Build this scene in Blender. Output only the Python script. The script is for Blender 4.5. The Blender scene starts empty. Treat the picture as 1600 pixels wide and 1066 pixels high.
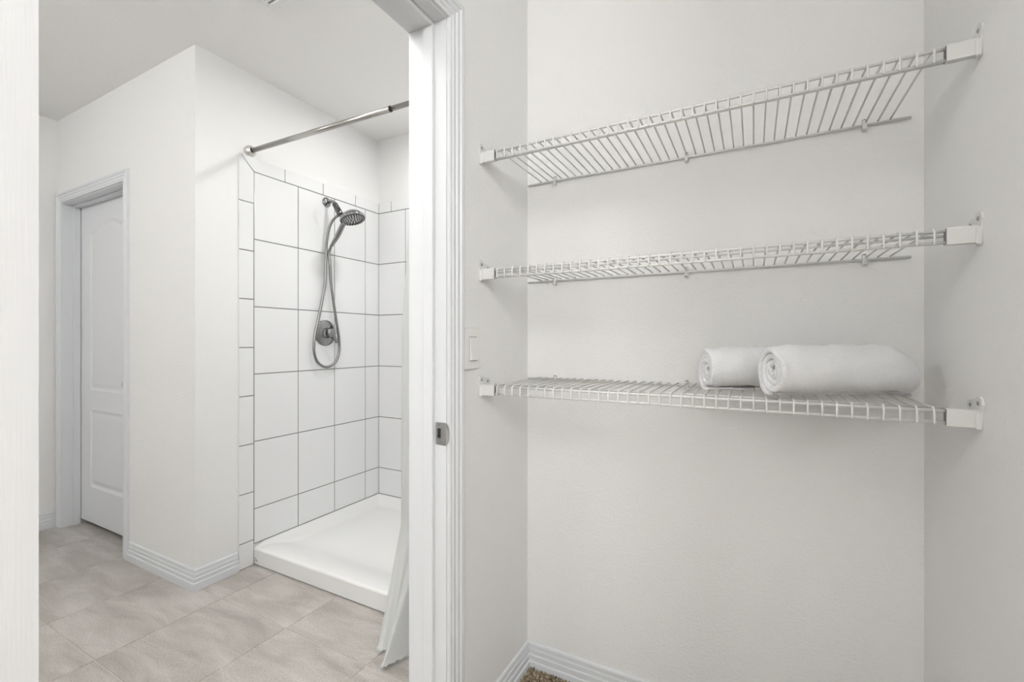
import bpy, bmesh, math, random
from mathutils import Vector, noise

random.seed(7)
S = bpy.context.scene
C = S.collection
PI = math.pi

# ------------------------------------------------------------------ camera
YAW = 0.4905
cam_d = bpy.data.cameras.new('camera')
cam_d.sensor_fit = 'HORIZONTAL'; cam_d.sensor_width = 36.0
cam_d.lens = 706.62 / 1600 * 36.0
cam_d.clip_start = 0.01
cam = bpy.data.objects.new('camera', cam_d); C.objects.link(cam)
cam.location = (0, 0, 1.194); cam.rotation_euler = (PI / 2, 0, YAW)
S.camera = cam

# ------------------------------------------------------------------ world, exposure
w = bpy.data.worlds.new('world'); S.world = w; w.use_nodes = True
w.node_tree.nodes['Background'].inputs[0].default_value = (0.75, 0.85, 1.0, 1)
w.node_tree.nodes['Background'].inputs[1].default_value = 0.5
S.view_settings.view_transform = 'Standard'
S.view_settings.look = 'None'
S.view_settings.gamma = 1.0
S.view_settings.use_curve_mapping = False
S.view_settings.exposure = 0.0
LIGHT_SIDE = 35.0       # emission of the closet lamp, round the corner to the right
FILL_REAR = 9.0        # emission of an unseen wide fill globe added behind the viewer
FILL_FAR = 76.0        # emission of an unseen fill globe added to brighten the bathroom
FILL_BAR = 20.0     # emission of an unseen fill bar added on the partition's bathroom side
LIGHT_BATH = 38.0      # emission of the bathroom globe lamp
FILL_DOWN = 150.0      # emission of an unseen fill downlight added in front of the shower
LIGHT_SHOWER = 155.0    # emission of the downlight over the shower

# ------------------------------------------------------------------ main dimensions (metres)
XL, XP = -0.7168, -0.84        # partition: closet face, bathroom face
YB, XR = 1.462, 0.3707         # closet back wall, closet right wall
ZC = 2.617                     # ceiling
XS, YC = -2.3607, 1.1967       # shower side wall, toilet room wall
XW = -3.9693                   # bathroom far left wall
YSB, YSt = 2.399, 1.481        # shower back wall, shower front
YR = -2.2                      # wall behind the camera
YJ = 0.9723                    # strike jamb face
YH = 0.195                     # hinge jamb face
ZH = 2.047                     # head of the doorway
ZCAR = 0.040                   # carpet surface
T = 0.12

# ------------------------------------------------------------------ materials
def nodes(name):
    m = bpy.data.materials.new(name); m.use_nodes = True
    nt = m.node_tree
    return m, nt, nt.nodes['Principled BSDF']

def plain(name, col, rough=0.5, metal=0.0, bump=None, spec=0.5):
    m, nt, b = nodes(name)
    b.inputs['Base Color'].default_value = (*col, 1)
    b.inputs['Roughness'].default_value = rough
    b.inputs['Metallic'].default_value = metal
    b.inputs['Specular IOR Level'].default_value = spec
    if bump:
        sc, st, dist = bump
        g = nt.nodes.new('ShaderNodeNewGeometry')
        n = nt.nodes.new('ShaderNodeTexNoise'); n.inputs['Scale'].default_value = sc; n.inputs['Detail'].default_value = 3
        bp = nt.nodes.new('ShaderNodeBump'); bp.inputs['Strength'].default_value = st; bp.inputs['Distance'].default_value = dist
        nt.links.new(g.outputs['Position'], n.inputs['Vector'])
        nt.links.new(n.outputs['Fac'], bp.inputs['Height'])
        nt.links.new(bp.outputs['Normal'], b.inputs['Normal'])
    return m

M = {}
M['wall'] = plain('wall_paint', (0.87, 0.867, 0.858), 0.6, bump=(150, 0.38, 0.004), spec=0.3)
M['ceil'] = plain('ceiling_paint', (0.92, 0.915, 0.90), 0.7, bump=(90, 0.25, 0.006), spec=0.2)
M['trim'] = plain('trim_paint', (0.745, 0.76, 0.78), 0.35)
M['door'] = plain('door_paint', (0.78, 0.79, 0.81), 0.4)
M['wire'] = plain('vinyl_coated_wire', (0.78, 0.78, 0.76), 0.35)
M['plastic'] = plain('white_plastic', (0.74, 0.74, 0.72), 0.35)
M['switch'] = plain('switch_plastic', (0.84, 0.835, 0.81), 0.3)
M['tile'] = plain('glazed_white_tile', (0.84, 0.845, 0.85), 0.12)
M['grout'] = plain('grey_grout', (0.22, 0.22, 0.215), 0.8, bump=(400, 0.3, 0.002))
M['acrylic'] = plain('white_acrylic', (0.86, 0.86, 0.845), 0.22)
M['nickel'] = plain('brushed_nickel', (0.50, 0.485, 0.465), 0.26, 1.0)
M['flange'] = plain('light_brushed_nickel', (0.74, 0.72, 0.69), 0.38, 1.0)
M['chrome'] = plain('chrome', (0.34, 0.34, 0.34), 0.08, 1.0)
M['chrome_dark'] = plain('dark_chrome', (0.14, 0.14, 0.14), 0.16, 1.0)
M['steel'] = plain('satin_steel', (0.48, 0.48, 0.48), 0.34, 1.0)
M['hose'] = plain('ribbed_steel_hose', (0.30, 0.30, 0.295), 0.3, 1.0)
M['face'] = plain('spray_face_chrome', (0.62, 0.62, 0.62), 0.35, 0.6)
M['screw'] = plain('screw_metal', (0.35, 0.35, 0.34), 0.35, 1.0)
M['black'] = plain('black_recess', (0.015, 0.015, 0.015), 0.7)
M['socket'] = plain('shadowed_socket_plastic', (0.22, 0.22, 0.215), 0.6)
M['rubber'] = plain('dark_rubber', (0.04, 0.04, 0.04), 0.5)
M['caulk_shade'] = plain('caulk_stain_and_gap_shade', (0.16, 0.15, 0.14), 0.8)  # caulk stain, and the strip that paints shade under the curb
M['slotgrey'] = plain('vent_plastic', (0.84, 0.84, 0.83), 0.4)

def grain_door():
    m, nt, b = nodes('moulded_door_paint')
    b.inputs['Base Color'].default_value = (0.755, 0.76, 0.77, 1); b.inputs['Roughness'].default_value = 0.42
    g = nt.nodes.new('ShaderNodeNewGeometry')
    mp = nt.nodes.new('ShaderNodeMapping'); mp.inputs['Scale'].default_value = (1, 1, 0.04)
    n = nt.nodes.new('ShaderNodeTexNoise'); n.inputs['Scale'].default_value = 420; n.inputs['Detail'].default_value = 4
    bp = nt.nodes.new('ShaderNodeBump'); bp.inputs['Strength'].default_value = 0.10; bp.inputs['Distance'].default_value = 0.002
    nt.links.new(g.outputs['Position'], mp.inputs['Vector']); nt.links.new(mp.outputs['Vector'], n.inputs['Vector'])
    nt.links.new(n.outputs['Fac'], bp.inputs['Height']); nt.links.new(bp.outputs['Normal'], b.inputs['Normal'])
    return m
M['grain'] = grain_door()

def floor_tile_mat():
    m, nt, b = nodes('beige_stone_floor_tile')
    L = nt.links.new
    g = nt.nodes.new('ShaderNodeNewGeometry')
    oi = nt.nodes.new('ShaderNodeObjectInfo')
    add = nt.nodes.new('ShaderNodeVectorMath'); add.operation = 'MULTIPLY_ADD'
    comb = nt.nodes.new('ShaderNodeCombineXYZ')
    for k in range(3): L(oi.outputs['Random'], comb.inputs[k])
    L(comb.outputs[0], add.inputs[0]); add.inputs[1].default_value = (37, 53, 11); L(g.outputs['Position'], add.inputs[2])
    mp = nt.nodes.new('ShaderNodeMapping'); mp.inputs['Rotation'].default_value = (0, 0, -0.62); mp.inputs['Scale'].default_value = (1.0, 3.6, 1)
    L(add.outputs[0], mp.inputs['Vector'])
    n1 = nt.nodes.new('ShaderNodeTexNoise'); n1.inputs['Scale'].default_value = 2.6; n1.inputs['Detail'].default_value = 7; n1.inputs['Roughness'].default_value = 0.62; n1.inputs['Distortion'].default_value = 0.6
    n2 = nt.nodes.new('ShaderNodeTexNoise'); n2.inputs['Scale'].default_value = 160; n2.inputs['Detail'].default_value = 3
    L(mp.outputs[0], n1.inputs['Vector']); L(g.outputs['Position'], n2.inputs['Vector'])
    r = nt.nodes.new('ShaderNodeValToRGB')
    r.color_ramp.elements[0].position = 0.34; r.color_ramp.elements[0].color = (0.375, 0.345, 0.315, 1)
    r.color_ramp.elements[1].position = 0.66; r.color_ramp.elements[1].color = (0.565, 0.535, 0.50, 1)
    e = r.color_ramp.elements.new(0.5); e.color = (0.47, 0.44, 0.405, 1)
    L(n1.outputs['Fac'], r.inputs['Fac'])
    mx = nt.nodes.new('ShaderNodeMix'); mx.data_type = 'RGBA'; mx.blend_type = 'OVERLAY'; mx.inputs['Factor'].default_value = 0.4
    L(r.outputs['Color'], mx.inputs['A']); L(n2.outputs['Fac'], mx.inputs['B'])
    L(mx.outputs['Result'], b.inputs['Base Color'])
    b.inputs['Roughness'].default_value = 0.38
    bp = nt.nodes.new('ShaderNodeBump'); bp.inputs['Strength'].default_value = 0.06; bp.inputs['Distance'].default_value = 0.002
    L(n2.outputs['Fac'], bp.inputs['Height']); L(bp.outputs['Normal'], b.inputs['Normal'])
    return m
M['floortile'] = floor_tile_mat()
M['floorgrout'] = plain('beige_floor_grout', (0.60, 0.57, 0.53), 0.85)

def carpet_mat():
    m, nt, b = nodes('speckled_carpet')
    L = nt.links.new
    g = nt.nodes.new('ShaderNodeNewGeometry')
    v = nt.nodes.new('ShaderNodeTexVoronoi'); v.inputs['Scale'].default_value = 210
    L(g.outputs['Position'], v.inputs['Vector'])
    s = nt.nodes.new('ShaderNodeSeparateColor'); L(v.outputs['Color'], s.inputs['Color'])
    r = nt.nodes.new('ShaderNodeValToRGB')
    r.color_ramp.elements[0].position = 0.0; r.color_ramp.elements[0].color = (0.075, 0.055, 0.035, 1)
    r.color_ramp.elements[1].position = 1.0; r.color_ramp.elements[1].color = (0.62, 0.53, 0.40, 1)
    e = r.color_ramp.elements.new(0.55); e.color = (0.33, 0.26, 0.175, 1)
    L(s.outputs[0], r.inputs['Fac']); L(r.outputs['Color'], b.inputs['Base Color'])
    b.inputs['Roughness'].default_value = 0.95; b.inputs['Specular IOR Level'].default_value = 0.1
    return m
M['carpet'] = carpet_mat()

def terry_mat():
    m, nt, b = nodes('white_terry_cotton')
    L = nt.links.new
    b.inputs['Base Color'].default_value = (0.93, 0.935, 0.95, 1); b.inputs['Roughness'].default_value = 0.95
    b.inputs['Specular IOR Level'].default_value = 0.15
    b.inputs['Sheen Weight'].default_value = 0.25; b.inputs['Sheen Roughness'].default_value = 0.5
    g = nt.nodes.new('ShaderNodeNewGeometry')
    v = nt.nodes.new('ShaderNodeTexVoronoi'); v.inputs['Scale'].default_value = 430
    n = nt.nodes.new('ShaderNodeTexNoise'); n.inputs['Scale'].default_value = 170; n.inputs['Detail'].default_value = 4
    L(g.outputs['Position'], v.inputs['Vector']); L(g.outputs['Position'], n.inputs['Vector'])
    a = nt.nodes.new('ShaderNodeMath'); a.operation = 'MULTIPLY_ADD'; a.inputs[1].default_value = -0.5
    L(v.outputs['Distance'], a.inputs[0]); L(n.outputs['Fac'], a.inputs[2])
    bp = nt.nodes.new('ShaderNodeBump'); bp.inputs['Strength'].default_value = 0.55; bp.inputs['Distance'].default_value = 0.006
    L(a.outputs[0], bp.inputs['Height']); L(bp.outputs['Normal'], b.inputs['Normal'])
    return m
M['terry'] = terry_mat()

def curtain_mat():
    m, nt, b = nodes('white_waffle_curtain')
    L = nt.links.new
    b.inputs['Base Color'].default_value = (0.80, 0.81, 0.80, 1); b.inputs['Roughness'].default_value = 0.85
    b.inputs['Specular IOR Level'].default_value = 0.2
    g = nt.nodes.new('ShaderNodeNewGeometry')
    n = nt.nodes.new('ShaderNodeTexNoise'); n.inputs['Scale'].default_value = 260; n.inputs['Detail'].default_value = 2
    L(g.outputs['Position'], n.inputs['Vector'])
    bp = nt.nodes.new('ShaderNodeBump'); bp.inputs['Strength'].default_value = 0.3; bp.inputs['Distance'].default_value = 0.002
    L(n.outputs['Fac'], bp.inputs['Height']); L(bp.outputs['Normal'], b.inputs['Normal'])
    tr = nt.nodes.new('ShaderNodeBsdfTranslucent'); tr.inputs['Color'].default_value = (0.8, 0.81, 0.80, 1)
    mx = nt.nodes.new('ShaderNodeMixShader'); mx.inputs[0].default_value = 0.3
    out = nt.nodes['Material Output']
    L(b.outputs[0], mx.inputs[1]); L(tr.outputs[0], mx.inputs[2]); L(mx.outputs[0], out.inputs['Surface'])
    return m
M['curtain'] = curtain_mat()

def lamp_mat(name, col, strength):
    m, nt, b = nodes(name)
    b.inputs['Base Color'].default_value = (0.9, 0.9, 0.88, 1)
    b.inputs['Emission Color'].default_value = (*col, 1); b.inputs['Emission Strength'].default_value = strength
    return m
M['lamp_side'] = lamp_mat('closet_side_glass', (1.0, 1.0, 1.0), LIGHT_SIDE)
M['fill_rear'] = lamp_mat('fill_rear_glow', (1.0, 1.0, 1.0), FILL_REAR)
M['fill_far'] = lamp_mat('fill_far_glow', (1.0, 0.995, 0.985), FILL_FAR)
M['fill_bar'] = lamp_mat('fill_bar_glow', (1.0, 0.995, 0.985), FILL_BAR)
M['lamp_bath'] = lamp_mat('bathroom_lamp_glass', (1.0, 0.995, 0.985), LIGHT_BATH)
M['fill_down'] = lamp_mat('fill_down_glow', (1.0, 0.995, 0.985), FILL_DOWN)
M['lamp_shower'] = lamp_mat('shower_lamp_glass', (1.0, 0.995, 0.985), LIGHT_SHOWER)

# ------------------------------------------------------------------ helpers
WORLD = {}      # object name -> world location of its origin (objects are never rotated)

def wloc(o):
    return WORLD.get(o.name, Vector((0, 0, 0))) if o else Vector((0, 0, 0))

def thing(name, loc, label, cat, group=None, kind=None):
    o = bpy.data.objects.new(name, None); C.objects.link(o)
    o.empty_display_size = 0.05
    o.location = loc; WORLD[o.name] = Vector(loc)
    tag(o, label, cat, group, kind)
    return o

def tag(o, label=None, cat=None, group=None, kind=None):
    if label: o['label'] = label
    if cat: o['category'] = cat
    if group: o['group'] = group
    if kind: o['kind'] = kind
    return o

def put(name, me, mat, parent=None, loc=None):
    """link mesh data (local coordinates) at a world location"""
    o = bpy.data.objects.new(name, me); C.objects.link(o)
    if mat is not None and len(me.materials) == 0: me.materials.append(mat)
    p = Vector(loc) if loc is not None else Vector((0, 0, 0))
    WORLD[o.name] = p
    if parent is not None:
        o.parent = parent; o.location = p - wloc(parent)
    else:
        o.location = p
    return o

class MB:
    """collects geometry in world coordinates"""
    def __init__(s): s.v = []; s.f = []; s.sm = []
    def add(s, vs, fs, smooth=False):
        k = len(s.v); s.v += [tuple(p) for p in vs]
        s.f += [tuple(i + k for i in f) for f in fs]; s.sm += [smooth] * len(fs); return s
    def box(s, x0, x1, y0, y1, z0, z1):
        vs = [(x0, y0, z0), (x1, y0, z0), (x1, y1, z0), (x0, y1, z0), (x0, y0, z1), (x1, y0, z1), (x1, y1, z1), (x0, y1, z1)]
        fs = [(0, 3, 2, 1), (4, 5, 6, 7), (0, 1, 5, 4), (1, 2, 6, 5), (2, 3, 7, 6), (3, 0, 4, 7)]
        return s.add(vs, fs)
    def rbox(s, x0, x1, y0, y1, z0, z1, bev, seg=2):
        bm = bmesh.new(); bmesh.ops.create_cube(bm, size=1)
        for v in bm.verts:
            v.co = Vector(((x0 + x1) / 2 + v.co.x * (x1 - x0), (y0 + y1) / 2 + v.co.y * (y1 - y0), (z0 + z1) / 2 + v.co.z * (z1 - z0)))
        bmesh.ops.bevel(bm, geom=list(bm.edges), offset=bev, segments=seg, profile=0.5, affect='EDGES')
        bm.verts.index_update()
        s.add([v.co[:] for v in bm.verts], [[v.index for v in f.verts] for f in bm.faces], False); bm.free(); return s
    def tube(s, path, r, n=8, cap=True):
        path = [Vector(p) for p in path]; m = len(path)
        rs = r if isinstance(r, (list, tuple)) else [r] * m
        t0 = (path[1] - path[0]).normalized()
        up = Vector((0, 0, 1)) if abs(t0.z) < 0.9 else Vector((1, 0, 0))
        nrm = (up - t0 * up.dot(t0)).normalized()
        vs = []
        for i, p in enumerate(path):
            a = path[max(i - 1, 0)]; b = path[min(i + 1, m - 1)]
            t = (b - a).normalized()
            nrm = (nrm - t * nrm.dot(t)).normalized(); bn = t.cross(nrm)
            for k in range(n):
                q = 2 * PI * k / n
                vs.append(p + (nrm * math.cos(q) + bn * math.sin(q)) * rs[i])
        fs = []
        for i in range(m - 1):
            for k in range(n):
                k2 = (k + 1) % n
                fs.append((i * n + k, i * n + k2, (i + 1) * n + k2, (i + 1) * n + k))
        s.add(vs, fs, True)
        if cap:
            b0 = len(s.v) - len(vs)
            s.f.append(tuple(b0 + k for k in reversed(range(n)))); s.sm.append(False)
            s.f.append(tuple(b0 + (m - 1) * n + k for k in range(n))); s.sm.append(False)
        return s
    def lathe(s, org, axis, prof, n=32):
        """prof: list of (radius, distance along axis)"""
        org = Vector(org); ax = Vector(axis).normalized()
        up = Vector((0, 0, 1)) if abs(ax.z) < 0.9 else Vector((1, 0, 0))
        e1 = (up - ax * up.dot(ax)).normalized(); e2 = ax.cross(e1)
        vs = []; fs = []
        for r, h in prof:
            for k in range(n):
                q = 2 * PI * k / n
                vs.append(org + ax * h + (e1 * math.cos(q) + e2 * math.sin(q)) * max(r, 1e-5))
        for i in range(len(prof) - 1):
            for k in range(n):
                k2 = (k + 1) % n
                fs.append((i * n + k, i * n + k2, (i + 1) * n + k2, (i + 1) * n + k))
        return s.add(vs, fs, True)
    def prism(s, pts, d):
        """planar polygon pts extruded by vector d"""
        pts = [Vector(p) for p in pts]; d = Vector(d); n = len(pts)
        vs = pts + [p + d for p in pts]
        fs = [tuple(reversed(range(n))), tuple(range(n, 2 * n))] + [(k, (k + 1) % n, n + (k + 1) % n, n + k) for k in range(n)]
        return s.add(vs, fs)
    def sweep(s, path, N, prof, flip=1):
        """closed profile (a sideways, b along N) swept along path with mitres"""
        path = [Vector(p) for p in path]; N = Vector(N)
        ss = [((path[i + 1] - path[i]).normalized().cross(N)) * flip for i in range(len(path) - 1)]
        vs = []
        for i, p in enumerate(path):
            if i == 0: sv = ss[0]
            elif i == len(path) - 1: sv = ss[-1]
            else: sv = (ss[i - 1] + ss[i]) / (1 + ss[i - 1].dot(ss[i]))
            for a, b in prof: vs.append(p + sv * a + N * b)
        n = len(prof); fs = []
        for i in range(len(path) - 1):
            for k in range(n):
                k2 = (k + 1) % n
                fs.append((i * n + k, i * n + k2, (i + 1) * n + k2, (i + 1) * n + k))
        fs.append(tuple(reversed(range(n)))); fs.append(tuple((len(path) - 1) * n + k for k in range(n)))
        return s.add(vs, fs)
    def mesh(s, name, org=(0, 0, 0)):
        org = Vector(org)
        me = bpy.data.meshes.new(name)
        me.from_pydata([tuple(Vector(p) - org) for p in s.v], [], s.f)
        for p, q in zip(me.polygons, s.sm): p.use_smooth = q
        bm = bmesh.new(); bm.from_mesh(me); bmesh.ops.recalc_face_normals(bm, faces=bm.faces); bm.to_mesh(me); bm.free()
        me.update(); return me
    def build(s, name, mat, parent=None, org=None):
        """one mesh object, its origin at the parent's origin or at org / its own base"""
        if org is None:
            if parent is not None: org = wloc(parent)
            else:
                xs = [p[0] for p in s.v]; ys = [p[1] for p in s.v]; zs = [p[2] for p in s.v]
                org = ((min(xs) + max(xs)) / 2, (min(ys) + max(ys)) / 2, min(zs))
        return put(name, s.mesh(name, org), mat, parent, org)

def smooth_path(pts, per=8):
    """Catmull-Rom through pts"""
    P = [Vector(p) for p in pts]; P = [P[0] * 2 - P[1]] + P + [P[-1] * 2 - P[-2]]
    out = []
    for i in range(1, len(P) - 2):
        a, b, c, d = P[i - 1:i + 3]
        for k in range(per):
            t = k / per
            out.append(0.5 * ((2 * b) + (c - a) * t + (2 * a - 5 * b + 4 * c - d) * t * t + (3 * b - a - 3 * c + d) * t ** 3))
    out.append(P[-2]); return out

def sstep(a, b, x):
    t = min(max((x - a) / (b - a), 0), 1); return t * t * (3 - 2 * t)

def structure(name, mb, mat, label, cat='wall'):
    return tag(mb.build(name, mat), label, cat, kind='structure')

# ------------------------------------------------------------------ room shell
m = MB()
m.box(XP, XL, YR, YH - 0.018, 0, ZC); m.box(XP, XL, YJ + 0.018, YSB + T, 0, ZC); m.box(XP, XL, YH - 0.018, YJ + 0.018, ZH + 0.018, ZC)
wall_left = structure('wall_left', m, M['wall'], 'off-white wall with the open doorway, light switch beside it')
structure('wall_back', MB().box(XL, XR + T, YB, YB + 0.1, 0, ZC), M['wall'], 'off-white closet wall behind the three wire shelves')
XE, YE = 2.1, 0.10             # unseen widening of the closet, added to hold the side lamp
structure('wall_right', MB().box(XR, XR + T, YE, YB, 0, ZC), M['wall'], 'off-white closet wall at the right end of the wire shelves')
structure('wall_closet_front', MB().box(XR + T, XE + T, YE, YE + T, 0, ZC), M['wall'], 'off-white wall of the unseen wider part added to the closet, round the corner')
structure('wall_far_right', MB().box(XE, XE + T, YR, YE, 0, ZC), M['wall'], 'off-white end wall of the unseen wider part added to the closet')
structure('wall_rear', MB().box(XW - T, XE + T, YR - T, YR, 0, ZC), M['wall'], 'off-white wall behind the viewer')
wall_side = structure('wall_shower_side', MB().box(XS - T, XS, YC, YSB + T, 0, ZC), M['wall'], 'white wall carrying the shower head, painted above, tiled below')
wall_sback = structure('wall_shower_back', MB().box(XS, XP, YSB, YSB + T, 0, ZC), M['wall'], 'rear wall of the tiled shower alcove')
XD0, XD1, ZD = -3.893, -3.073, 2.072       # toilet room doorway
m = MB()
m.box(XW, XD0 - 0.018, YC, YC + T, 0, ZC); m.box(XD1 + 0.018, XS - T, YC, YC + T, 0, ZC); m.box(XD0 - 0.018, XD1 + 0.018, YC, YC + T, ZD + 0.018, ZC)
structure('wall_toilet_room', m, M['wall'], 'warm off-white wall holding the closed panel door')
structure('wall_far_left', MB().box(XW - T, XW, YR, YSB + T, 0, ZC), M['wall'], 'narrow strip of wall beyond the closed panel door')
structure('wall_far_back', MB().box(XW, XS - T, YSB, YSB + T, 0, ZC), M['wall'], 'wall of the small room hidden behind the panel door')
structure('ceiling', MB().box(XW - T, XE + T, YR - T, YSB + T, ZC, ZC + 0.1), M['ceil'], 'flat white ceiling over bathroom and closet', 'ceiling')

# ------------------------------------------------------------------ bathroom floor of 18 inch tiles
floor = structure('floor', MB().box(XW - T, XP + 0.06, YR - T, YSB + T, -0.06, -0.0025), M['floorgrout'], 'bathroom floor of large beige-grey stone-look tiles', 'floor')
G = 0.0035; PITCH = 0.458; GX, GY = -2.172, 1.2145
tile_cache = {}
def chamfer_tile(w_, h_, d_, c_, key):
    """tile lying in XY, top at z = d_, chamfered top edges"""
    k = (key, round(w_, 4), round(h_, 4))
    if k not in tile_cache:
        a, b = w_ / 2, h_ / 2
        mb = MB()
        lo = [(-a, -b, 0), (a, -b, 0), (a, b, 0), (-a, b, 0)]
        mi = [(x, y, d_ - c_) for x, y, z in lo]
        hi = [(x - math.copysign(c_, x), y - math.copysign(c_, y), d_) for x, y, z in lo]
        fs = [(3, 2, 1, 0), (8, 9, 10, 11)]
        for q in range(4):
            q2 = (q + 1) % 4
            fs += [(q, q2, 4 + q2, 4 + q), (4 + q, 4 + q2, 8 + q2, 8 + q)]
        mb.add(lo + mi + hi, fs)
        tile_cache[k] = mb.mesh(key)
    return tile_cache[k]
def clip_axis(lo, hi, first, pitch):
    i = math.floor((lo - first) / pitch); out = []
    while first + i * pitch < hi:
        a, b = max(lo, first + i * pitch), min(hi, first + (i + 1) * pitch)
        if b - a > 0.02: out.append((a, b))
        i += 1
    return out
for x0, x1 in clip_axis(XW, XP + 0.06, GX, PITCH):
    for y0, y1 in clip_axis(YR, YSt, GY, PITCH):
        if y0 >= YC + T - 0.01 and x1 <= XS + 0.01: continue
        cx0 = x0
        if y0 > 1.0 and x0 < XS < x1 and y0 >= YC + T: cx0 = XS
        me = chamfer_tile(x1 - cx0 - G, y1 - y0 - G, 0.0095, 0.0012, 'floor_tile')
        put('floor_tile', me, M['floortile'], floor, ((cx0 + x1) / 2, (y0 + y1) / 2, -0.0095))

# closet carpet
fc = structure('floor_closet', MB().box(XP + 0.06, XR, YE, YB, -0.06, ZCAR - 0.008).box(XP + 0.06, XE, YR, YE, -0.06, ZCAR - 0.008), M['carpet'], 'brown speckled carpet on the closet floor', 'floor')
mb = MB(); sp = 0.0062
rng = random.Random(3)
y = 0.86
while y < YB - 0.006:
    x = XL + 0.003
    while x < XR - 0.003:
        px, py = x + rng.uniform(-.002, .002), y + rng.uniform(-.002, .002)
        px = min(max(px, XL + .004), XR - .004); py = min(py, YB - .005)
        h = ZCAR + rng.uniform(-.003, .003); r = rng.uniform(.0026, .0038); q = rng.uniform(0, 2)
        vs = [(px + r * math.cos(q + k * PI / 2), py + r * math.sin(q + k * PI / 2), ZCAR - .009) for k in range(4)]
        vs += [(px + .7 * r * math.cos(q + k * PI / 2), py + .7 * r * math.sin(q + k * PI / 2), h - .001) for k in range(4)] + [(px, py, h + .001)]
        mb.add(vs, [(0, 1, 5, 4), (1, 2, 6, 5), (2, 3, 7, 6), (3, 0, 4, 7), (4, 5, 8), (5, 6, 8), (6, 7, 8), (7, 4, 8)], True)
        x += sp
    y += sp
pile = mb.build('carpet_pile', M['carpet'], fc); pile['kind'] = 'stuff'

# ------------------------------------------------------------------ baseboards
BBP = [(0, 0), (.0165, 0), (.0165, .036), (.0150, .038), (.0115, .0385), (.0125, .056), (.0110, .059), (.0082, .0595), (.0090, .074), (.0080, .078), (.0060, .0785), (.0065, .092), (.0050, .097), (0, .100)]
def base(name, path, z0, label, flip=1):
    m = MB().sweep([(x, y_, z0) for x, y_ in path], (0, 0, 1), BBP, flip)
    return structure(name, m, M['trim'], label, 'baseboard')
CASW = 0.061
base('baseboard_left', [(XL, YJ + 0.005 + CASW + .001), (XL, YB), (XR, YB), (XR, YE)], 0.020, 'white stepped baseboard around the carpeted closet corner')
base('baseboard_bathroom', [(XD1 + .005 + CASW + .001, YC), (XS, YC), (XS, 1.3985)], 0.0, 'white stepped baseboard wrapping the corner beside the shower')
base('baseboard_far_left', [(XW, YR), (XW, YC)], 0.0, 'short white baseboard at the far left beyond the panel door')

# ------------------------------------------------------------------ doorway frame between closet and bathroom
CAS = [(0, 0), (0, .0075), (.003, .0095), (.010, .0098), (.0125, .0120), (.019, .0122), (.0215, .0100), (.026, .0100), (.029, .0135), (.036, .0138), (.039, .0115), (.043, .0118), (.046, .0155), (.056, .0165), (.061, .0140), (.061, 0)]
def frame(name, loc, label): return thing(name, loc, label, 'door frame', kind='structure')
fr = frame('trim_1', ((XL + XP) / 2, YJ, 0), 'white fluted door frame around the doorway into the bathroom')
JT = 0.018
MB().box(XP, XL, YJ, YJ + JT, 0, ZH).build('jamb', M['trim'], fr)
MB().box(XP, XL, YH - JT, YH, 0, ZH).build('jamb', M['trim'], fr)
MB().box(XP, XL, YH - JT, YJ + JT, ZH, ZH + JT).build('head_jamb', M['trim'], fr)
st = 0.0125; sx0, sx1 = -0.7850, -0.7535
MB().rbox(sx0, sx1, YJ - st, YJ, 0, ZH, .0015, 1).build('door_stop', M['trim'], fr)
MB().rbox(sx0, sx1, YH, YH + st, 0, ZH, .0015, 1).build('door_stop', M['trim'], fr)
MB().rbox(sx0, sx1, YH + st, YJ - st, ZH - st, ZH, .0015, 1).build('door_stop', M['trim'], fr)
RV = 0.005
path = [(XL, YH - RV, 0), (XL, YH - RV, ZH + RV), (XL, YJ + RV, ZH + RV), (XL, YJ + RV, 0)]
MB().sweep(path, (1, 0, 0), CAS, -1).build('casing', M['trim'], fr)
path = [(XP, y_, z) for _, y_, z in path]
MB().sweep(path, (-1, 0, 0), CAS, 1).build('casing', M['trim'], fr)
# strike plate with curved lip
z0, z1 = 0.918, 0.977
m = MB()
pl = MB()
xa, xb = -0.7500, -0.7185
ring = []
hole = [(-0.7440, .9385), (-0.7405, .9360), (-0.7350, .9365), (-0.7325, .9400), (-0.7335, .9460), (-0.7330, .9530), (-0.7322, .9585), (-0.7345, .9615), (-0.7415, .9615), (-0.7442, .9580), (-0.7430, .9500), (-0.7432, .9430)]
outer = [(xa + .002, z0), (xb, z0 - .001), (xb, z1 + .0005), (xa + .002, z1 + .0005), (xa, z1 - .002), (xa, z0 + .002)]
pl.prism([(x, YJ, z) for x, z in outer], (0, -.0018, 0))
# lip wraps out past the edge of the jamb
lip = [(xb, z0 - .001), (xb + .004, z0 + .002), (xb + .0085, z0 + .012), (xb + .0105, z0 + .026), (xb + .0105, z0 + .034), (xb + .0085, z0 + .047), (xb + .004, z0 + .057), (xb, z1 + .0005)]
vs = []; 
for x, z in lip:
    t = (x - xb) / .0105
    vs += [(x, YJ - .0018 + .0035 * t * t, z), (x, YJ - .0002 + .0035 * t * t, z)]
n = len(lip)
pl.add(vs, [tuple(range(0, 2 * n, 2)), tuple(range(2 * n - 1, 0, -2))] + [(2 * k, 2 * k + 1, 2 * k + 3, 2 * k + 2) for k in range(n - 1)])
sp_ = pl.build('strike_plate', M['steel'], fr); sp_['label'] = 'satin steel latch strike plate'
MB().prism([(x, YJ - .0018, z) for x, z in hole], (0, -.0004, 0)).build('latch_hole', M['black'], sp_)
m = MB().tube([(-0.7455, YJ - .0024, .9420), (-0.7440, YJ - .0026, .9370), (-0.7400, YJ - .0027, .9342), (-0.7345, YJ - .0026, .9348), (-0.7322, YJ - .0024, .9370)], .0009, 6)
m.build('hole_rim', M['chrome'], sp_)
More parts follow.
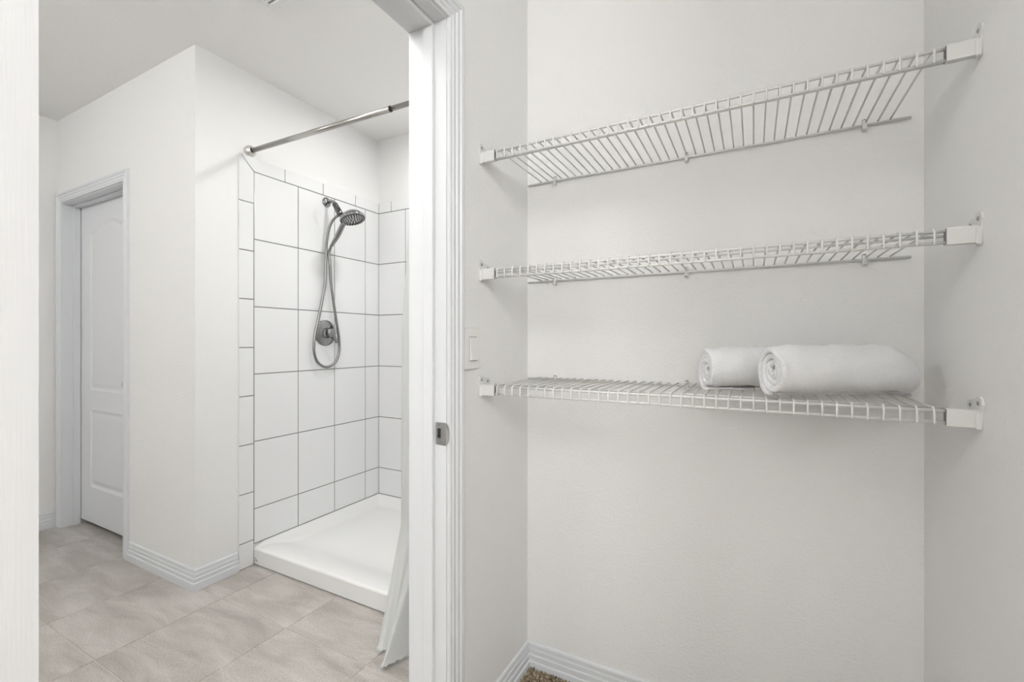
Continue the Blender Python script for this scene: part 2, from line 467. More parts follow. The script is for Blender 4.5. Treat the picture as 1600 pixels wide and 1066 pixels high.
for z in (z0 + .006, z1 - .006):
    MB().lathe((-0.7395, YJ - .0018, z), (0, -1, 0), [(.0026, 0), (.0024, .0006), (0, .0008)], 10).build('screw', M['screw'], sp_)

# ------------------------------------------------------------------ moulded doors
def zarch(x, a, zs, rise):
    return zs + rise * (0.5 + 0.5 * math.cos(PI * min(abs(x) / (a * 0.94), 1)))
def door_depth(x, z, W):
    """signed inset of the two moulded panels; returns (panel index or -1, depth)"""
    a = W / 2 - 0.138
    d1 = min(a - abs(x), z - 0.845, (zarch(x, a, 1.852, .060) - z) * 0.93)
    d2 = min(a - abs(x), z - 0.23, 0.722 - z)
    d = max(d1, d2)
    if d <= 0: return -1, 0.0
    dep = 0.008 * sstep(0, .013, d) - 0.0055 * sstep(.018, .044, d)
    return (0 if d1 > d2 else 1), dep
def moulded_door(root, tf, W, H, th, nx, nz, mat):
    """tf maps (x across, d into the slab from the seen face, z) to world"""
    xs = [-W / 2 + W * i / nx for i in range(nx + 1)]; zs = [H * j / nz for j in range(nz + 1)]
    parts = {-1: MB(), 0: MB(), 1: MB()}
    grid = [[door_depth(x, z, W)[1] for x in xs] for z in zs]
    for key in parts:
        idx = {}; vs = []; fs = []
        def vid(i, j):
            if (i, j) not in idx:
                idx[(i, j)] = len(vs); vs.append(tf(xs[i], grid[j][i], zs[j]))
            return idx[(i, j)]
        for j in range(nz):
            for i in range(nx):
                k = door_depth((xs[i] + xs[i + 1]) / 2, (zs[j] + zs[j + 1]) / 2, W)[0]
                if k == key: fs.append((vid(i, j), vid(i + 1, j), vid(i + 1, j + 1), vid(i, j + 1)))
        parts[key].add(vs, fs, True)
    b = parts[-1]
    c = [tf(sx * W / 2, d, z) for d in (0, th) for z in (0, H) for sx in (-1, 1)]
    b.add(c, [(4, 5, 7, 6), (0, 1, 5, 4), (2, 6, 7, 3), (0, 4, 6, 2), (1, 3, 7, 5)])
    slab = b.build('slab', mat, root)
    for k in (0, 1): parts[k].build('panel', mat, root)
    return slab

# closed door of the toilet room
DW = XD1 - XD0 - 0.006; DX = (XD0 + XD1) / 2; DY = 1.283; DZ0 = 0.034
d1 = thing('door_1', (DX, DY, DZ0), 'closed white two-panel door with arched top panel', 'door', kind='structure')
moulded_door(d1, lambda x, d, z: (DX + x, DY + d, DZ0 + z), DW, ZD - DZ0 - 0.003, .035, 110, 260, M['door'])
kx, kz = XD1 - .066, 0.948
knob = MB().lathe((kx, DY, kz), (0, -1, 0), [(.032, 0), (.032, .004), (.026, .009), (.012, .012), (.011, .030), (.018, .036), (.026, .045), (.0275, .054), (.024, .063), (.012, .068), (0, .069)], 28).build('knob', M['nickel'], d1)
knob['label'] = 'satin nickel door knob'
fr2 = frame('trim_2', (DX, YC, 0), 'white door frame around the closed panel door')
MB().box(XD0 - JT, XD0, YC, YC + T, 0, ZD).build('jamb', M['trim'], fr2)
MB().box(XD1, XD1 + JT, YC, YC + T, 0, ZD).build('jamb', M['trim'], fr2)
MB().box(XD0 - JT, XD1 + JT, YC, YC + T, ZD, ZD + JT).build('head_jamb', M['trim'], fr2)
for a, b in ((XD0, XD0 + st), (XD1 - st, XD1)):
    MB().rbox(a, b, DY - .037, DY - .002, 0, ZD, .0015, 1).build('door_stop', M['trim'], fr2)
MB().rbox(XD0 + st, XD1 - st, DY - .037, DY - .002, ZD - st, ZD, .0015, 1).build('door_stop', M['trim'], fr2)
MB().sweep([(XD0 - RV, YC, 0), (XD0 - RV, YC, ZD + RV), (XD1 + RV, YC, ZD + RV), (XD1 + RV, YC, 0)], (0, -1, 0), CAS, -1).build('casing', M['trim'], fr2)

# near door, swung open into the closet past the viewer's left
ang = math.radians(172)
dirv = Vector((math.sin(ang), math.cos(ang), 0)); nin = Vector((-math.cos(math.radians(8)), -math.sin(math.radians(8)), 0))
c0 = Vector((-0.660, 0.1842, 0)); NW = 0.765
d2 = thing('door_2', (c0.x, c0.y, 0.05), 'edge of the white door swung open at the near side of the doorway', 'door', kind='structure')
def tf2(x, d, z):
    p = c0 + dirv * (x + NW / 2) + nin * d; return (p.x, p.y, 0.05 + z)
moulded_door(d2, tf2, NW, ZH - 0.053, .035, 60, 130, M['grain'])

# ------------------------------------------------------------------ shower tiles
def wall_tile(parent, kind, u0, u1, z0_, z1_, plane, name):
    """tile on the side wall (kind 'x': u is Y, faces +X) or back wall (kind 'y': u is X, faces -Y)"""
    g = 0.0050; wdt, hgt, d, c = u1 - u0 - g, z1_ - z0_ - g, 0.0085, 0.0011
    k = (kind, name, round(wdt, 4), round(hgt, 4))
    if k not in tile_cache:
        base_me = chamfer_tile(wdt, hgt, d, c, name + kind)
        me = base_me.copy()
        for v in me.vertices:
            x, y_, z = v.co
            v.co = (z, x, y_) if kind == 'x' else (x, -z, y_)
        me.materials.clear(); me.materials.append(M['tile'])
        me.update(); tile_cache[k] = me
    uc, zc = (u0 + u1) / 2, (z0_ + z1_) / 2
    loc = (plane, uc, zc) if kind == 'x' else (uc, plane, zc)
    return put(name, tile_cache[k], M['tile'], parent, loc)
ZT = 2.0985; ZTOP = 2.172
rows = [(.1105, .2960)] + [(.2960 + .3605 * k, .2960 + .3605 * (k + 1)) for k in range(5)]
Y0 = 1.4815
# grout beds
GR = .0055
m = MB().prism([(XS, 1.4060, 0.0), (XS, Y0, 0), (XS, Y0, .108), (XS, YSB, .108), (XS, YSB, ZTOP - .003), (XS, 1.4180, ZTOP - .003), (XS, 1.4060, ZTOP - .015)], (GR, 0, 0))
m.build('grout_bed', M['grout'], wall_side)
MB().box(XS, XP, YSB - GR, YSB, .108, ZTOP - .003).build('grout_bed', M['grout'], wall_sback)
ycols = [Y0, 1.7475, 2.0085, 2.2670, YSB - .004]
for a, b in zip(ycols, ycols[1:]):
    for r0, r1 in rows: wall_tile(wall_side, 'x', a, b, r0, r1, XS, 'wall_tile')
edges = [0.0, .1335, .3900, .6465, .9030, 1.1595, 1.4160, 1.6725, 1.9290]
for a, b in zip(edges, edges[1:]): wall_tile(wall_side, 'x', 1.4000, Y0, a, b, XS, 'bullnose_tile')
# mitred corner pieces of the trim
g2 = .0017
m = MB().prism([(XS, 1.4000 + g2, 1.9290 + g2), (XS, Y0 - g2, 1.9290 + g2), (XS, Y0 - g2, ZT - .003), (XS, 1.4110, ZTOP - .0045), (XS, 1.4000 + g2, ZTOP - .0045)], (.0085, 0, 0)); m.build('bullnose_tile', M['tile'], wall_side)
m = MB().prism([(XS, Y0 + .0015, ZT + g2), (XS, 1.6615 - g2, ZT + g2), (XS, 1.6615 - g2, ZTOP), (XS, 1.4150, ZTOP), (XS, 1.4135, ZTOP - .002)], (.0085, 0, 0)); m.build('bullnose_tile', M['tile'], wall_side)
tops = [1.6615, 1.9220, 2.1800, YSB - .004]
for a, b in zip(tops, tops[1:]): wall_tile(wall_side, 'x', a, b, ZT, ZTOP + .002, XS, 'bullnose_tile')
xcols = [XS + .009] + [-2.1065 + .262 * k for k in range(5)] + [XP]
for a, b in zip(xcols, xcols[1:]):
    if b - a < .02: continue
    for r0, r1 in rows: wall_tile(wall_sback, 'y', a, b, r0, r1, YSB, 'wall_tile')
xt = [XS + .009] + [-2.2345 + .262 * k for k in range(6)] + [XP]
for a, b in zip(xt, xt[1:]):
    if b - a > .02: wall_tile(wall_sback, 'y', a, b, ZT, ZTOP + .002, YSB, 'bullnose_tile')

# ------------------------------------------------------------------ shower pan
PX0, PX1, PY0, PY1 = XS + .001, XP - .001, YSt, YSB - .001
pan = thing('shower_pan', ((PX0 + PX1) / 2, (PY0 + PY1) / 2, 0), 'white acrylic shower base with a raised front curb', 'shower pan')
NX, NY = 90, 70
dcx, dcy = (PX0 + PX1) / 2, (PY0 + PY1) / 2 + .02
def smooth_levels(L0, L1, n, e):
    """coordinates that crowd towards both ends"""
    return [L0 + (L1 - L0) * (t - 0.10 * math.sin(2 * PI * t)) for t in [i / n for i in range(n + 1)]]
gx = smooth_levels(PX0, PX1, NX, 0); gy = smooth_levels(PY0, PY1, NY, 0)
def panz(x, y_):
    dside = min(x - PX0, PX1 - x, PY1 - y_); df = y_ - PY0
    rim_s = .108 - .068 * sstep(.002, .060, dside)
    rim_f = .0915 - .055 * sstep(.02, .30, df)
    rr = math.hypot(x - dcx, (y_ - dcy) * 1.3)
    def smax(a, b, k=.016):
        h = max(k - abs(a - b), 0) / k
        return max(a, b) + h * h * k * .25
    rim_s = min(rim_s, .0915 + .0165 * sstep(.0, .07, df))
    z = smax(smax(rim_f, rim_s), .030 + .014 * min(rr / .75, 1))
    if df < .012: z = min(z, .0915 - .010 * (1 - math.sqrt(max(0, 1 - ((.012 - df) / .012) ** 2))))
    return z
vs = [(x, y_, panz(x, y_)) for y_ in gy for x in gx]
fs = [(j * (NX + 1) + i, j * (NX + 1) + i + 1, (j + 1) * (NX + 1) + i + 1, (j + 1) * (NX + 1) + i) for j in range(NY) for i in range(NX)]
m = MB().add(vs, fs, True)
b0 = len(m.v); nn = NX + 1
m.v += [(x, PY0 + .0025, .004) for x in gx]
for i in range(NX): m.f.append((i, b0 + i, b0 + i + 1, i + 1)); m.sm.append(False)
m.build('basin', M['acrylic'], pan)
MB().lathe((dcx, dcy, .0295), (0, 0, 1), [(.055, 0), (.055, .003), (.050, .0045), (.046, .0035), (0, .0035)], 32).build('drain', M['nickel'], pan)
MB().box(PX0, PX1, PY0 + .006, PY0 + .012, 0, .006).build('gap_shade', M['caulk_shade'], pan)  # dark strip standing in for the shade under the curb front
# dark marks at the end of the curb
m = MB()
for k, (dx, dz, w_, h_) in enumerate([(.012, .040, .012, .003), (.020, .031, .010, .004), (.010, .028, .006, .003), (.027, .026, .008, .003)]):
    m.rbox(PX0 + dx, PX0 + dx + w_, PY0 + .0002, PY0 + .003, dz - .006, dz - .006 + h_, .0008, 1)
cm = m.build('caulk_mark', M['caulk_shade'], pan); cm['label'] = 'small dark mark on the curb corner'

# ------------------------------------------------------------------ curtain rod and curtain
ry, rz0 = 1.4625, 2.202
rod = thing('curtain_rod', (XS, ry, rz0 - .03), 'brushed nickel tension rod across the shower opening', 'curtain rod')
def rodp(x): return (x, ry, rz0 - .016 * (x - XS) / 1.1)
joint = -1.372
MB().tube([rodp(XS + .012), rodp(joint)], .0127, 20).build('outer_tube', M['nickel'], rod)
MB().tube([rodp(joint - .02), rodp(XP - .012)], .0108, 20).build('inner_tube', M['nickel'], rod)
MB().tube([rodp(joint), rodp(joint + .004)], .0132, 20).build('joint_collar', M['rubber'], rod)
FL = [(.030, 0), (.030, .006), (.0285, .012), (.024, .019), (.0165, .024), (.0140, .026)]
MB().lathe((XS, ry, rz0), (1, 0, 0), FL, 32).build('end_flange', M['flange'], rod)
MB().lathe((XP, ry, rodp(XP)[2]), (-1, 0, 0), FL, 32).build('end_flange', M['flange'], rod)

cur = thing('shower_curtain', (-1.06, 1.40, 0), 'white fabric shower curtain bunched at the right, hem flared over the curb', 'curtain')
bot = [(-1.2700, 1.2850), (-1.2520, 1.2800), (-1.2300, 1.2980), (-1.2080, 1.2660), (-1.1905, 1.2270), (-1.1850, 1.2170), (-1.1780, 1.2240), (-1.1450, 1.3000), (-1.1150, 1.3350), (-1.0800, 1.2900), (-1.0550, 1.2300), (-1.0300, 1.2700), (-1.0050, 1.3400), (-.9750, 1.2900), (-.9550, 1.2450), (-.9300, 1.3000), (-.9000, 1.3400), (-.8750, 1.3000)]
botp = smooth_path([(x, y_, 0) for x, y_ in bot], 8)
nb = len(botp)
def edge_x(z):
    if z > 1.25: return -1.2790 + (z - 1.25) * .085
    return -1.2790 + (.0 if z > .42 else 0)
vs = []; levels = [0.0 + 2.13 * (j / 70) ** 1.25 for j in range(71)]
for z in levels:
    t = sstep(.0, .46, z) if z < .46 else 1.0
    tl = min(z / .44, 1.0)
    for i, p in enumerate(botp):
        sfrac = i / (nb - 1)
        ex = edge_x(z)
        ux = ex + (-.885 - ex) * sfrac
        amp = .021 * (1 - .35 * sstep(1.2, 2.1, z))
        dev = (p.y - 1.28) / .06
        uy = 1.437 + amp * dev - .012 * (1 - z / 2.13)
        x = p.x * (1 - tl) + ux * tl
        y_ = p.y * (1 - tl) + uy * tl
        if z < .14: y_ = min(y_, PY0 - .006)
        hem = 0.024 + .006 * math.sin(sfrac * 30) if z == 0 else 0
        zz = max(z, .022) if z > 0 else .016 + .0035 * math.sin(i * 2.4)
        # the second fold hangs slightly lower than the first
        vs.append((x, y_, zz))
fs = [(j * nb + i, j * nb + i + 1, (j + 1) * nb + i + 1, (j + 1) * nb + i) for j in range(70) for i in range(nb - 1)]
me_o = MB().add(vs, fs, True).build('curtain_cloth', M['curtain'], cur)
sd = me_o.modifiers.new('thickness', 'SOLIDIFY'); sd.thickness = .0016; sd.offset = 0
hem_pts = [Vector(v) for v in vs[:nb]]
MB().tube([(p.x, p.y, p.z + .001) for p in hem_pts], .0024, 6).build('hem', M['curtain'], cur)
edge_pts = [Vector(vs[j * nb]) for j in range(71)]
MB().tube(edge_pts, .0020, 6).build('side_hem', M['curtain'], cur)
for k in range(6):
    x = -1.19 + k * .055; rc = Vector(rodp(x))
    ringp = [(rc.x, rc.y + .021 * math.cos(q), rc.z - .012 + .030 * math.sin(q)) for q in [2 * PI * i / 24 for i in range(25)]]
    MB().tube(ringp, .0018, 6).build('curtain_ring', M['nickel'], cur)

# ------------------------------------------------------------------ hand shower
hs = thing('hand_shower', (XS, 1.945, 1.03), 'chrome shower head with handheld wand and long looped hose', 'shower head')
fy, fz = 1.9455, 2.060
MB().lathe((XS + .0085, fy, fz), (1, 0, 0), [(.031, 0), (.031, .003), (.028, .008), (.019, .013), (.012, .015), (.0115, .017)], 32).build('wall_flange', M['chrome'], hs)
arm = smooth_path([(XS + .010, fy, fz), (XS + .040, fy, fz + .004), (XS + .068, fy, fz - .006), (XS + .090, fy, fz - .028)], 6)
MB().tube(arm, .0105, 16).build('shower_arm', M['chrome'], hs)
a0 = Vector((XS + .083, fy, fz - .021)); a1 = Vector((-2.2260, fy, 1.9640)); ad = (a1 - a0).normalized(); L_ = (a1 - a0).length
MB().lathe(a0, ad, [(.012, 0), (.0165, .002), (.0170, .020), (.0150, .023), (.0150, .030), (.0185, .033), (.0190, L_ - .004), (.015, L_), (.0, L_)], 24).build('swivel_body', M['chrome_dark'], hs)
# cradle knob and hose outlet
out0 = Vector((-2.2420, fy, 1.9660))
MB().tube([out0, out0 + Vector((-.022, -.004, -.010))], [.0100, .0085], 14).build('hose_outlet', M['chrome'], hs)
hn = Vector((.33, 0, -.944)).normalized(); hc = Vector((-2.1230, fy, 1.9270))
hd = MB().lathe(hc, hn, [(0, -.052), (.022, -.050), (.040, -.043), (.058, -.030), (.070, -.016), (.0755, -.006), (.0765, .0), (.0745, .005), (.070, .0065)], 40).build('head', M['chrome'], hs)
MB().lathe(hc, hn, [(.0705, .0060), (.066, .0040), (.0, .0040)], 40).build('spray_face', M['face'], hd)
e1 = (Vector((0, 1, 0))); e2 = hn.cross(e1).normalized()
MB().lathe(hc, hn, [(.0690, .0062), (.0670, .0070), (.0520, .0070), (.0500, .0058)], 40).build('outer_ring', M['rubber'], hd)
m = MB(); m2 = MB()
for rad, cnt, r, tgt in ((.0595, 24, .0036, m2), (.041, 15, .0042, m), (.028, 11, .0038, m), (.013, 6, .0040, m)):
    for k in range(cnt):
        q = 2 * PI * (k + (.5 if rad < .035 else 0)) / cnt
        p = hc + (e1 * math.cos(q) + e2 * math.sin(q)) * rad
        tgt.lathe(p + hn * (.0062 if tgt is m2 else .0036), hn, [(r, 0), (r * .9, .0035), (r * .55, .0045), (0, .0045)], 8)
m.build('inner_nozzles', M['rubber'], hd)
m2.build('outer_nozzles', M['face'], hd)
lev = hc + e2 * 0.0 + (Vector((-.055, -.03, -.012)))
MB().tube([lev, lev + Vector((.004, 0, -.026))], .0042, 8).build('spray_lever', M['chrome'], hd)
MB().tube(smooth_path([(-2.1800, fy, 1.9340), (-2.2080, fy, 1.9020), (-2.2500, fy, 1.8450), (-2.2850, fy - .001, 1.8050), (-2.3080, fy - .003, 1.7790)], 5),
          [.016, .0158, .0155, .015, .0148, .0150, .0154, .0158, .0160, .0160, .0156, .0150, .0142, .0134, .0126, .0118, .0110, .0104, .0100, .0096, .0092], 14).build('wand_handle', M['chrome'], hs)
xw = XS + .036
hose_l = [(-2.2600, fy - .004, 1.9570), (-2.2840, fy - .014, 1.9310), (-2.3050, fy - .022, 1.8800), (-2.3220, fy - .024, 1.8050), (-2.3300, fy - .022, 1.7400)]
hose = hose_l + [(xw, 1.9120, 1.560), (xw, 1.8960, 1.4680), (xw, 1.8720, 1.3620), (xw, 1.8460, 1.2600), (xw, 1.8340, 1.1950), (xw, 1.8330, 1.1300), (xw, 1.8520, 1.0740), (xw, 1.8860, 1.0440), (xw, 1.9250, 1.0330), (xw, 1.9680, 1.0450), (xw, 2.0030, 1.0800), (xw, 2.0190, 1.1350), (xw, 2.0170, 1.2100), (xw, 2.0030, 1.2900), (xw, 1.9880, 1.3700), (xw, 1.9680, 1.4800), (xw, 1.9540, 1.5800), (xw + .003, 1.9450, 1.6800), (-2.3250, 1.9410, 1.7400), (-2.3060, fy - .003, 1.7800)]
MB().tube(smooth_path(hose, 6), .0082, 10).build('hose', M['hose'], hs)

# valve
vy, vz = 1.9360, 1.2440
vt = thing('shower_valve', (XS, vy, vz - .081), 'round chrome shower valve plate with lever inside the hose loop', 'shower valve')
MB().lathe((XS + .0085, vy, vz), (1, 0, 0), [(.081, 0), (.081, .002), (.077, .006), (.060, .010), (.034, .012), (.0325, .013)], 48).build('escutcheon', M['chrome'], vt)
MB().lathe((XS + .020, vy, vz), (1, 0, 0), [(.0325, 0), (.033, .004), (.030, .010), (.024, .026), (.026, .040), (.0265, .050), (.022, .056), (.010, .058), (0, .058)], 28).build('handle_hub', M['chrome'], vt)
lp = [Vector((XS + .062, vy, vz)), Vector((XS + .066, vy + .016, vz - .020)), Vector((XS + .066, vy + .030, vz - .042)), Vector((XS + .064, vy + .040, vz - .060))]
MB().tube(smooth_path(lp, 4), [.014, .0135, .013, .0125, .012, .0115, .0108, .0100, .0094, .0090, .0088, .0086, .0082], 12).build('lever', M['chrome'], vt)

# ------------------------------------------------------------------ ceiling fittings
vx0, vy1 = -1.8130, 1.2160
fan = thing('exhaust_fan', (vx0 + .15, vy1 - .15, ZC - .014), 'white square vent grille on the bathroom ceiling, only one corner in view', 'vent')
m = MB()
for a in ((vx0, vx0 + .30, vy1 - .022, vy1), (vx0, vx0 + .30, vy1 - .30, vy1 - .278), (vx0, vx0 + .022, vy1 - .278, vy1 - .022), (vx0 + .278, vx0 + .30, vy1 - .278, vy1 - .022)):
    m.rbox(a[0], a[1], a[2], a[3], ZC - .014, ZC, .003, 1)
m.build('frame', M['slotgrey'], fan)
for k in range(14):
    yy = vy1 - .032 - k * .0182
    MB().box(vx0 + .022, vx0 + .278, yy - .010, yy, ZC - .010, ZC - .004).build('slat', M['slotgrey'], fan)
def globe(name, x, y_, r, drop, mat, label):
    t = thing(name, (x, y_, ZC - drop - r), label, 'ceiling light')
    MB().lathe((x, y_, ZC), (0, 0, -1), [(.065, 0), (.065, .012), (.055, .022), (.018, .026), (.014, .03), (.014, drop - r + .012), (.034, drop - r + .016), (.036, drop - r + .03)], 32).build('canopy', M['nickel'], t)
    MB().lathe((x, y_, ZC - drop), (0, 0, -1), [(r * math.cos(q), r * math.sin(q)) for q in [-PI * .40 + PI * .90 * k / 20 for k in range(21)]], 40).build('glass_globe', mat, t)
    return t
globe('globe_light', -0.42, -1.05, .17, .20, M['fill_rear'], 'large unseen fill globe added behind the viewer in the closet')
globe('globe_light', 1.00, -1.10, .25, .29, M['lamp_side'], 'very large round glass ceiling light in the added wider part of the closet')
globe('globe_light', -2.75, -0.55, .09, .13, M['fill_far'], 'unseen round fill globe added over the left half of the bathroom')
globe('globe_light', -1.27, -0.28, .09, .13, M['lamp_bath'], 'round glass ceiling light in the bathroom near the doorway')
fbar = thing('fill_light_bar', (XP, -1.20, 1.90), 'unseen three-bulb fill light added on the bathroom wall beside the doorway', 'fill light')
MB().rbox(XP - .022, XP, -1.55, -.85, 1.92, 2.02, .006, 2).build('back_plate', M['nickel'], fbar)
for yy in (-1.45, -1.20, -.95):
    MB().lathe((XP - .02, yy, 1.97), (-1, 0, 0), [(.03, 0), (.03, .008), (.018, .02), (.018, .04), (.03, .046), (.032, .06)], 24).build('socket', M['nickel'], fbar)
    MB().lathe((XP - .115, yy, 1.97), (-1, 0, 0), [(.06 * math.cos(q), .06 * math.sin(q)) for q in [-PI * .34 + PI * .84 * k / 16 for k in range(17)]], 28).build('bulb', M['fill_bar'], fbar)
for dx, dy, mat, lab in ((-1.555, 1.94, M['lamp_shower'], 'small round downlight in the ceiling over the shower'),
                         (-1.18, 0.80, M['fill_down'], 'unseen small fill downlight added in the bathroom ceiling in front of the shower')):
    dl = thing('downlight', (dx, dy, ZC - .008), lab, 'ceiling light')
    MB().lathe((dx, dy, ZC), (0, 0, -1), [(.100, 0), (.100, .003), (.078, .008), (.070, .004)], 40).build('trim_ring', M['slotgrey'], dl)
    MB().lathe((dx, dy, ZC - .001), (0, 0, -1), [(.070, 0), (.070, .003), (0, .004)], 40).build('lens', mat, dl)

# ------------------------------------------------------------------ light switch
sw = thing('light_switch', (XL, 1.092, 1.113), 'white rocker light switch beside the fluted door casing', 'light switch')
MB().rbox(XL, XL + .0065, 1.0560, 1.1300, 1.1130, 1.2325, .003, 3).build('wall_plate', M['switch'], sw)
m = MB()
m.box(XL + .005, XL + .0067, 1.0740, 1.1120, 1.1365, 1.2065)
m.build('rocker_gap', M['grout'], sw)
m = MB().prism([(XL + .006, 1.0752, 1.1380), (XL + .0145, 1.0752, 1.1395), (XL + .0105, 1.0752, 1.1720), (XL + .0095, 1.0752, 1.2045), (XL + .006, 1.0752, 1.2050)], (0, .0356, 0))
m.build('rocker', M['switch'], sw)

# ------------------------------------------------------------------ wire shelves
YF = 1.1473; YK = YB - .0065          # front rails, back rail
RR, RW = .0032, .0021
pitch = .0254
zs_ = [1.7495, 1.4030, 1.0605]
shelf_labels = ['white wire closet shelf, highest of the three', 'white wire closet shelf in the middle, empty', 'white wire closet shelf holding the rolled towels']
wire_me = None
def arc_wire():
    p = [(0, YK + .002, RR + RW), (0, YF + .006, RR + RW), (0, YF + .001, RR + RW - .0006), (0, YF - RR * .7, RR * .9), (0, YF - RR - RW, -.002), (0, YF - RR - RW, -.022), (0, YF - RR - RW * .8, -.0245)]
    return MB().tube(p, RW, 6)
wire_me = arc_wire().mesh('deck_wire')
rail_cache = {}
def rail(name, parent, y_, z, x0, x1, r):
    k = (name, round(x1 - x0, 4), r)
    if k not in rail_cache: rail_cache[k] = MB().tube([(0, 0, 0), (x1 - x0, 0, 0)], r, 10).mesh(name)
    return put(name, rail_cache[k], M['wire'], parent, (x0, y_, z))
def bracket_mesh(sgn):
    """end bracket at a side wall; local origin on the wall at the front rail, +X*sgn into the closet"""
    m = MB()
    prof = [(-.010, -.030), (.004, -.033), (.008, -.028), (.014, -.026), (.030, -.006), (.044, .002), (.048, .010), (.042, .019), (.030, .022), (.014, .022), (.006, .029), (-.006, .031), (-.015, .026), (-.018, .016), (-.013, .004)]
    m.prism([(0, a, b) for a, b in prof], (sgn * .0042, 0, 0))
    # rim on the lower front corner
    m.rbox(min(0, sgn * .009), max(0, sgn * .009), -.0125, -.004, -.031, .001, .002, 1)
    return m
def cap_mesh(sgn):
    m = MB()
    prof = [(-.0085, -.027), (.006, -.027), (.0085, -.024), (.0085, .002), (.006, .0052), (-.006, .0052), (-.0085, .002)]
    m.prism([(sgn * .004, a, b) for a, b in prof], (sgn * .045, 0, 0))
    return m
br_me = {s: bracket_mesh(s).mesh('end_bracket') for s in (1, -1)}
cap_me = {s: cap_mesh(s).mesh('end_cap') for s in (1, -1)}
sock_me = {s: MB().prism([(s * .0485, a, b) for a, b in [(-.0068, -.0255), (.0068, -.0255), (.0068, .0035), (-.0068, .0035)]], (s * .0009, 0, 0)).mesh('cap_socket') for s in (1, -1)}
screw_me = {s: MB().lathe((0, 0, 0), (s, 0, 0), [(.0042, 0), (.0040, .0012), (.0022, .0020), (0, .0020)], 12).mesh('screw') for s in (1, -1)}
def clip_mesh():
    m = MB()
    loop = [(.0065 * math.cos(q), .0065 * math.sin(q)) for q in [PI * (.5 + 1.45 * k / 12) for k in range(13)]]
    m.prism([(-.0045, a, b) for a, b in [(-.008, -.012), (-.004, -.0145), (.004, -.0145), (.0065, -.010), (.0065, .013), (.003, .016), (-.003, .015), (-.006, .010), (-.0085, .002)]], (.009, 0, 0))
    return m
clip_me = clip_mesh().mesh('wall_clip')
nail_me = MB().lathe((0, 0, 0), (0, -1, 0), [(.0046, 0), (.0044, .0012), (.0025, .0022), (0, .0023)], 12).mesh('screw')
for si, z in enumerate(zs_):
    sh = thing('wire_shelf', ((XL + XR) / 2, YB, z), shelf_labels[si], 'wire shelf', 'wire shelves in the closet')
    rail('front_rail', sh, YF, z, XL + .040, XR - .040, RR)
    rail('lip_rail', sh, YF, z - .022, XL + .040, XR - .040, RR)
    rail('support_rail', sh, YF + .054, z, XL + .014, XR - .030, RR * .9)
    rail('back_rail', sh, YK, z, XL + .006, XR - .026, RR)
    nw = 39
    for k in range(nw):
        x = XL + .0565 + k * pitch
        put('deck_wire', wire_me, M['wire'], sh, (x, 0, z))
    for s, xw_ in ((1, XL), (-1, XR)):
        b = put('end_bracket', br_me[s], M['plastic'], sh, (xw_, YF, z))
        put('end_cap', cap_me[s], M['plastic'], b, (xw_, YF, z))
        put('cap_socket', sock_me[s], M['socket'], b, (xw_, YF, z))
        for a, bz in ((-.004, .018), (.030, .012)):
            put('screw', screw_me[s], M['screw'], b, (xw_ + s * .0042, YF + a, z + bz))
    for x in (-.6070, -.1790, .2515):
        c = put('wall_clip', clip_me, M['plastic'], sh, (x, YK, z))
        put('screw', nail_me, M['screw'], c, (x, YK - .0035, z + .0105))

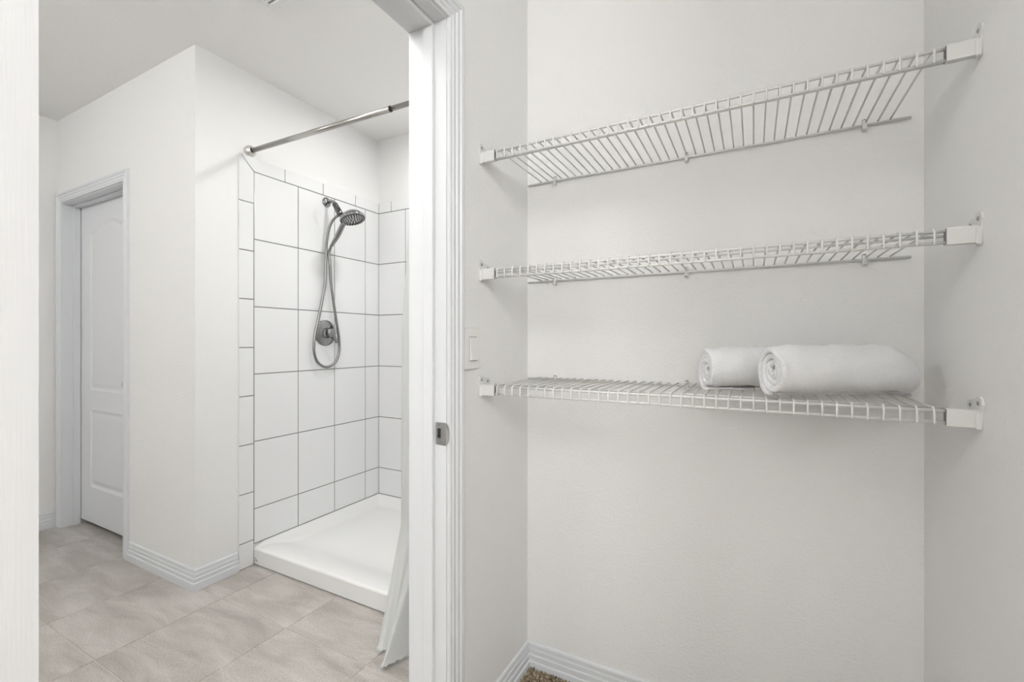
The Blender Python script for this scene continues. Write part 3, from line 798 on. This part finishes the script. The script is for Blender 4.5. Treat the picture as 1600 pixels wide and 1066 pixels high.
# ------------------------------------------------------------------ rolled towels
def towel(name, start, ang_deg, length, R, turns, seed, label, squash=1.0, lean=0.0, tail=.03, ph_end=-1.75):
    zt = zs_[2] + RR + 2 * RW
    ax = Vector((math.cos(math.radians(ang_deg)), math.sin(math.radians(ang_deg)), 0))
    px = Vector((ax.y, -ax.x, 0))          # towards the viewer
    t = thing(name, (start[0], start[1], zt), label, 'towel', 'rolled towels')
    per = 44; r0 = .007; thick = (R - r0) / turns
    pts = []; n = int(per * turns)
    for i in range(n + 1):
        f = i / n
        q = ph_end - 2 * PI * turns * (1 - f)
        r = r0 + (R - thick / 2 - r0) * f
        r *= 1 + .05 * noise.noise((math.cos(q) * 1.5 + seed, math.sin(q) * 1.5, f * 2.5))
        pts.append((r * math.cos(q), r * math.sin(q)))
    # loose end lying on the shelf
    lx, lz = pts[-1]
    for k in range(1, 9 if tail > .001 else 1):
        pts.append((lx + tail * k / 8, lz + (-(R - thick * .32) - lz) * sstep(0, 1, k / 8)))
    def side(sgn):
        out = []
        for i, (a, b) in enumerate(pts):
            a0, b0 = pts[max(i - 1, 0)]; a1, b1 = pts[min(i + 1, len(pts) - 1)]
            tx, tz = a1 - a0, b1 - b0; l = math.hypot(tx, tz) or 1
            out.append((-tz / l * sgn, tx / l * sgn))
        return out
    nl = side(1)
    NL = 90; ring = []
    np_ = len(pts)
    loop = [(i, 1) for i in range(np_)] + [(i, -1) for i in range(np_ - 1, -1, -1)]
    vs = []
    for j in range(NL + 1):
        s = j / NL
        s = s - .055 * math.sin(2 * PI * s)
        dist = min(s, 1 - s) * length
        endr = math.sqrt(max(0, 1 - (1 - min(dist / .008, 1)) ** 2))
        fat = 1 - (.035 if s < .5 else .12) * (1 - sstep(0, .05, dist))
        if s > .5: fat *= 1 - .12 * (1 - math.sqrt(max(0, 1 - (1 - min((1 - s) * length / .06, 1)) ** 2)))
        for i, sg in loop:
            f = i / (np_ - 1)
            a, b = pts[i]; nx_, nz_ = nl[i]
            h = thick * .485 * (.55 + .45 * endr)
            if tail > .001 and i >= np_ - 9: h *= .62
            elif i >= np_ - 6: h *= .35 + .13 * (np_ - 1 - i)
            u = (a + nx_ * sg * h) * fat; v = (b + nz_ * sg * h) * fat
            u *= squash; u += lean * v
            stag = .010 * noise.noise((f * 9 + seed, seed * 3.1, 0)) + .008 * (1 - f) * (1 if s < .5 else -.5)
            along = s * length + stag * (1 - 2 * s)
            # soft creases along the roll
            cr = .0022 * noise.noise((along * 55 + v * 30 + seed, (u + v) * 9, seed)) * (1 - .6 * s) + .0032 * noise.noise((along * 30 + seed + u * 14, u * 26, v * 12)) + .0013 * noise.noise((along * 95, u * 95, v * 95 + seed)) + .0006 * noise.noise((along * 340, u * 340, v * 340))
            if i < np_ - 60: cr *= .6
            u += nx_ * sg * cr; v += nz_ * sg * cr
            floor_ = -R * .955
            if v < floor_: v = floor_ + (v - floor_) * .06
            p = Vector((start[0], start[1], zt + R * .965 - (1 - fat) * R * .9)) + ax * along + px * u + Vector((0, 0, v))
            zl = zt + .0012
            if p.z < zl + .004: p.z = zl + .004 * math.exp((p.z - zl - .004) / .004)
            p.y = min(p.y, YB - .004); p.x = min(p.x, XR - .004)
            vs.append(p)
    nlp = len(loop); fs = []
    for j in range(NL):
        for k in range(nlp):
            k2 = (k + 1) % nlp
            fs.append((j * nlp + k, j * nlp + k2, (j + 1) * nlp + k2, (j + 1) * nlp + k))
    for j in (0, NL):
        o_ = j * nlp
        for i in range(np_ - 1):
            a, b, c_, d_ = o_ + i, o_ + i + 1, o_ + nlp - 2 - i, o_ + nlp - 1 - i
            fs.append((a, b, c_, d_) if j else (d_, c_, b, a))
    MB().add(vs, fs, True).build('rolled_cloth', M['terry'], t)
    return t
towel('rolled_towel', (.032, 1.1640), 33, .328, .0635, 3.3, 4.2, 'rolled white terry towel at the shelf front, nearer the right wall', squash=.90, lean=-.10, tail=0, ph_end=-1.75)
towel('rolled_towel', (-.112, 1.2620), 26, .300, .0590, 3.6, 9.7, 'rolled white terry towel lying behind the other, its left end farther left', squash=1.0, lean=.0, tail=.022)
